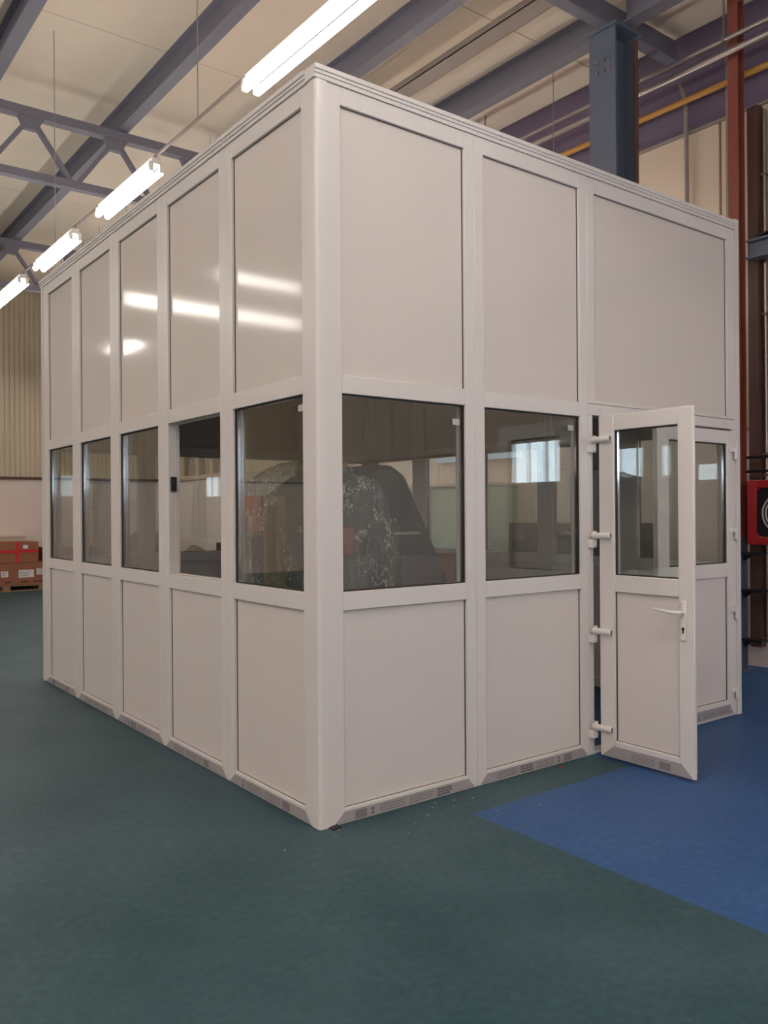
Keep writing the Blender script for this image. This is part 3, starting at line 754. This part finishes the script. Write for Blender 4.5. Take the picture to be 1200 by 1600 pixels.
# office chair
ch = tag(empty('office_chair', (1.90, 6.9, 0), -.5), 'black high-back office chair behind the booth', 'chair')
bk = MB()
for i, (z, hw_, y) in enumerate(((.52, .22, .02), (.66, .27, 0), (.86, .28, -.01), (1.05, .28, .0), (1.18, .24, .02), (1.26, .15, .03))):
    for dy in (-.035, .035):
        for k in range(7):
            x = hw_*(k/3-1); bk.v.append((x, y+dy+.05*(x/.24)**2*(-1), z))
for i in range(5):
    for s0 in (0, 7):
        for k in range(6):
            a = i*14+s0+k; bk.f.append((a, a+1, a+15, a+14))
    bk.f.append((i*14, i*14+14, i*14+21, i*14+7)); bk.f.append((i*14+6, i*14+13, i*14+27, i*14+20))
bk.f.append(tuple([0,1,2,3,4,5,6,13,12,11,10,9,8,7])); bk.f.append(tuple(70+q for q in [0,1,2,3,4,5,6,13,12,11,10,9,8,7]))
build('backrest', bk, 'blackfab', ch, smooth=True)
build('seat', MB().box(-.24, .24, -.50, -.03, .44, .52), 'blackfab', ch, bevel=.03, seg=3)
build('gas_column', MB().tube([(0, -.25, .1), (0, -.25, .44)], .03, 12), 'black', ch)
for k in range(5):
    a = 2*math.pi*k/5
    build('leg', MB().tube([(0, -.25, .12), (.28*math.cos(a), -.25+.28*math.sin(a), .07)], .02, 8).tube([(.28*math.cos(a), -.25+.28*math.sin(a)-.012, .03), (.28*math.cos(a), -.25+.28*math.sin(a)+.012, .03)], .03, 12), 'black', ch)
# dark blue pillar before the back wall
bp_ = tag(empty('blue_pillar', (3.6, 13.9, 0)), 'dark blue pillar with flanged head before the white back wall', 'pillar')
build('shaft', MB().box(0, .30, 0, .3, .8, 2.12), 'dkblue', bp_); build('head', MB().box(-.08, .38, -.05, .35, 2.12, 2.2), 'dkblue', bp_)
build('machine_base', MB().box(-.12, .45, -.3, .3, 0, .85), 'mach', bp_, bevel=.02); build('handwheel', MB().tube([(-.28+.0, 0+.13*math.cos(t), 1.62+.13*math.sin(t)) for t in [2*math.pi*i/16 for i in range(17)]], .015, 6).tube([(-.3, 0, 1.62), (0, .1, 1.62)], .02, 6), 'black', bp_)
# corner pipe at the back right corner
tag(build('corner_pipe', MB().tube([(5.42, 14.85, 0), (5.42, 14.85, 6.2)], .06, 12), 'brown', smooth=True), 'brown vertical pipe in the far corner seen through the fourth window', 'pipe')
# pale green panelled cabinet and tube along the right wall
gc = tag(empty('green_cabinet', (5.05, 4.0, 0)), 'pale green cabinet against the right wall behind the booth', 'cabinet')
build('body', MB().box(0, .42, 0, 2.2, .05, 1.80), 'mint', gc, bevel=.006)
for k in range(4): build('door', MB().box(-.018, -.001, .01+.55*k, .54+.55*k, .1, 1.76), 'mint', gc, bevel=.004)
build('top_rail', MB().box(-.03, .43, -.01, 2.21, 1.80, 1.835), 'wallw', gc)
build('plinth', MB().box(.03, .4, .02, 2.18, 0, .05), 'greyc', gc)
wl = tag(empty('wall_lamp', (5.38, 3.9, 2.18)), 'pale tube lamp fixed along the right wall over green cabinet', 'lamp')
build('body', MB().box(.05, .105, 0, 1.5, -.04, .04), 'batten', wl, bevel=.005)
build('diffuser', MB().tube([(.02, .02, 0), (.02, 1.48, 0)], .035, 14), emis('dim_diffuser', (.8, .88, 1, 1), .5), wl, smooth=True)
gy = tag(empty('grey_cabinet', (4.95, 1.9, 0)), 'low grey cabinet by right wall seen through closed door leaf', 'cabinet')
build('body', MB().box(0, .45, 0, 1.7, .04, 1.35), 'greyc', gy, bevel=.006); build('plinth', MB().box(.03, .43, .02, 1.68, 0, .04), 'black', gy)
for k in range(3): build('door', MB().box(-.018, -.001, .01+.565*k, .56+.565*k, .1, 1.31), 'greyc', gy, bevel=.004)

# ------------------------------------------------------------------ cartons on a pallet at the back left
CY = 13.9
pal = tag(empty('pallet', (1.12, CY, 0)), 'wooden pallet under the cartons at far left', 'pallet')
for k in range(7): build('deck_board', MB().box(0, 1.48, .02+.14*k, .12+.14*k, .10, .122), 'wood', pal)
for x in (0, .67, 1.34):
    for y in (.02, .42, .86): build('block', MB().box(x, x+.14, y, y+.12, .022, .10), 'wood', pal)
for y in (.02, .42, .86): build('bottom_board', MB().box(0, 1.48, y, y+.12, 0, .022), 'wood', pal)
def carton(loc, sx, sy, sz, label):
    t = tag(empty('cardboard_carton', loc), label, 'carton', 'cartons on the pallet')
    build('box', MB().box(0, sx, 0, sy, 0, sz), 'card', t, bevel=.006)
    return t
c1 = carton((1.1, CY+.01, .123), 1.50, .95, .43, 'lower brown carton on the pallet with white paper labels')
for (x, z, w_, h_) in ((.66, .16, .13, .12), (.98, .14, .28, .15), (1.31, .19, .19, .12)):
    l = build('paper_label', MB().box(x, x+w_, -.004, -.0005, z, z+h_), 'paper', c1)
    ln = MB()
    for k in range(3): ln.quad((x+.02, -.0046, z+.03+k*.035), (x+w_*(.6+.1*k), -.0046, z+.03+k*.035), (x+w_*(.6+.1*k), -.0046, z+.038+k*.035), (x+.02, -.0046, z+.038+k*.035))
    build('print', ln, 'prnt', l)
ln = MB()
for x, n_ in ((.74, 2), (1.02, 3), (1.26, 4)):
    for k in range(n_): ln.quad((x+k*.05, -.001, .045), (x+k*.05+.035, -.001, .045), (x+k*.05+.035, -.001, .075), (x+k*.05, -.001, .075))
build('printed_marks', ln, 'ink', c1)
build('red_sticker', MB().box(1.06, 1.22, -.004, -.0005, .315, .345), 'orange', c1)
c2 = carton((1.0, CY, .555), 1.45, .93, .40, 'upper brown carton with crossed red tape, stacked on the lower one')
build('red_tape', MB().box(0, 1.45, -.004, -.0005, .19, .25).box(1.02, 1.09, -.0045, -.0006, .0, .40), 'redtape', c2)
build('paper_label', MB().box(1.16, 1.25, -.006, -.001, .27, .34), 'paper', c2)
c3 = tag(empty('cardboard_carton', (2.64, CY+.35, 0)), 'dark brown carton partly hidden behind the far booth post', 'carton')
build('box', MB().box(0, .6, 0, .6, 0, .82), 'card', c3, bevel=.006); build('red_tape', MB().box(0, .6, -.004, -.0005, .6, .66), 'redtape', c3)
bc = tag(empty('beige_crate', (1.3, CY+1.0, 0)), 'low beige crate behind the red-taped carton against the back wall', 'crate')
build('body', MB().box(0, 1.15, 0, .25, 0, 1.02), 'corr', bc, bevel=.005); build('lid', MB().box(-.02, 1.17, -.02, .27, 1.02, 1.05), 'corr', bc, bevel=.004)

# ------------------------------------------------------------------ floor debris
rnd = random.Random(3)
for x, y in ((.02, -.10), (.07, -.05), (.52, -.16), (.60, -.10), (.66, -.05), (.56, -.22), (.40, -.21), (.70, -.15), (.86, -.12), (.76, -.08), (.82, -.33), (1.05, -.40), (-.25, -.1), (.3, -.28)):
    s = rnd.uniform(.004, .0075)
    P = [(s*rnd.uniform(.7, 1.3)*math.cos(a), s*rnd.uniform(.7, 1.3)*math.sin(a)) for a in [k*math.pi/3 for k in range(6)]]
    o = tag(build('debris_chip', MB().prism(P, 'z', 0, .003), 'chip'), 'tiny pale debris chip on the floor before the booth', 'debris', 'debris chips on the floor'); o.location = (x, y, 0)
o = tag(build('debris_chip', MB().prism([(-.014, -.006), (.016, -.004), (.012, .007), (-.01, .006)], 'z', 0, .003), 'redchip'), 'small red scrap on the floor under second front bay', 'debris'); o.location = (1.62, -.05, 0)
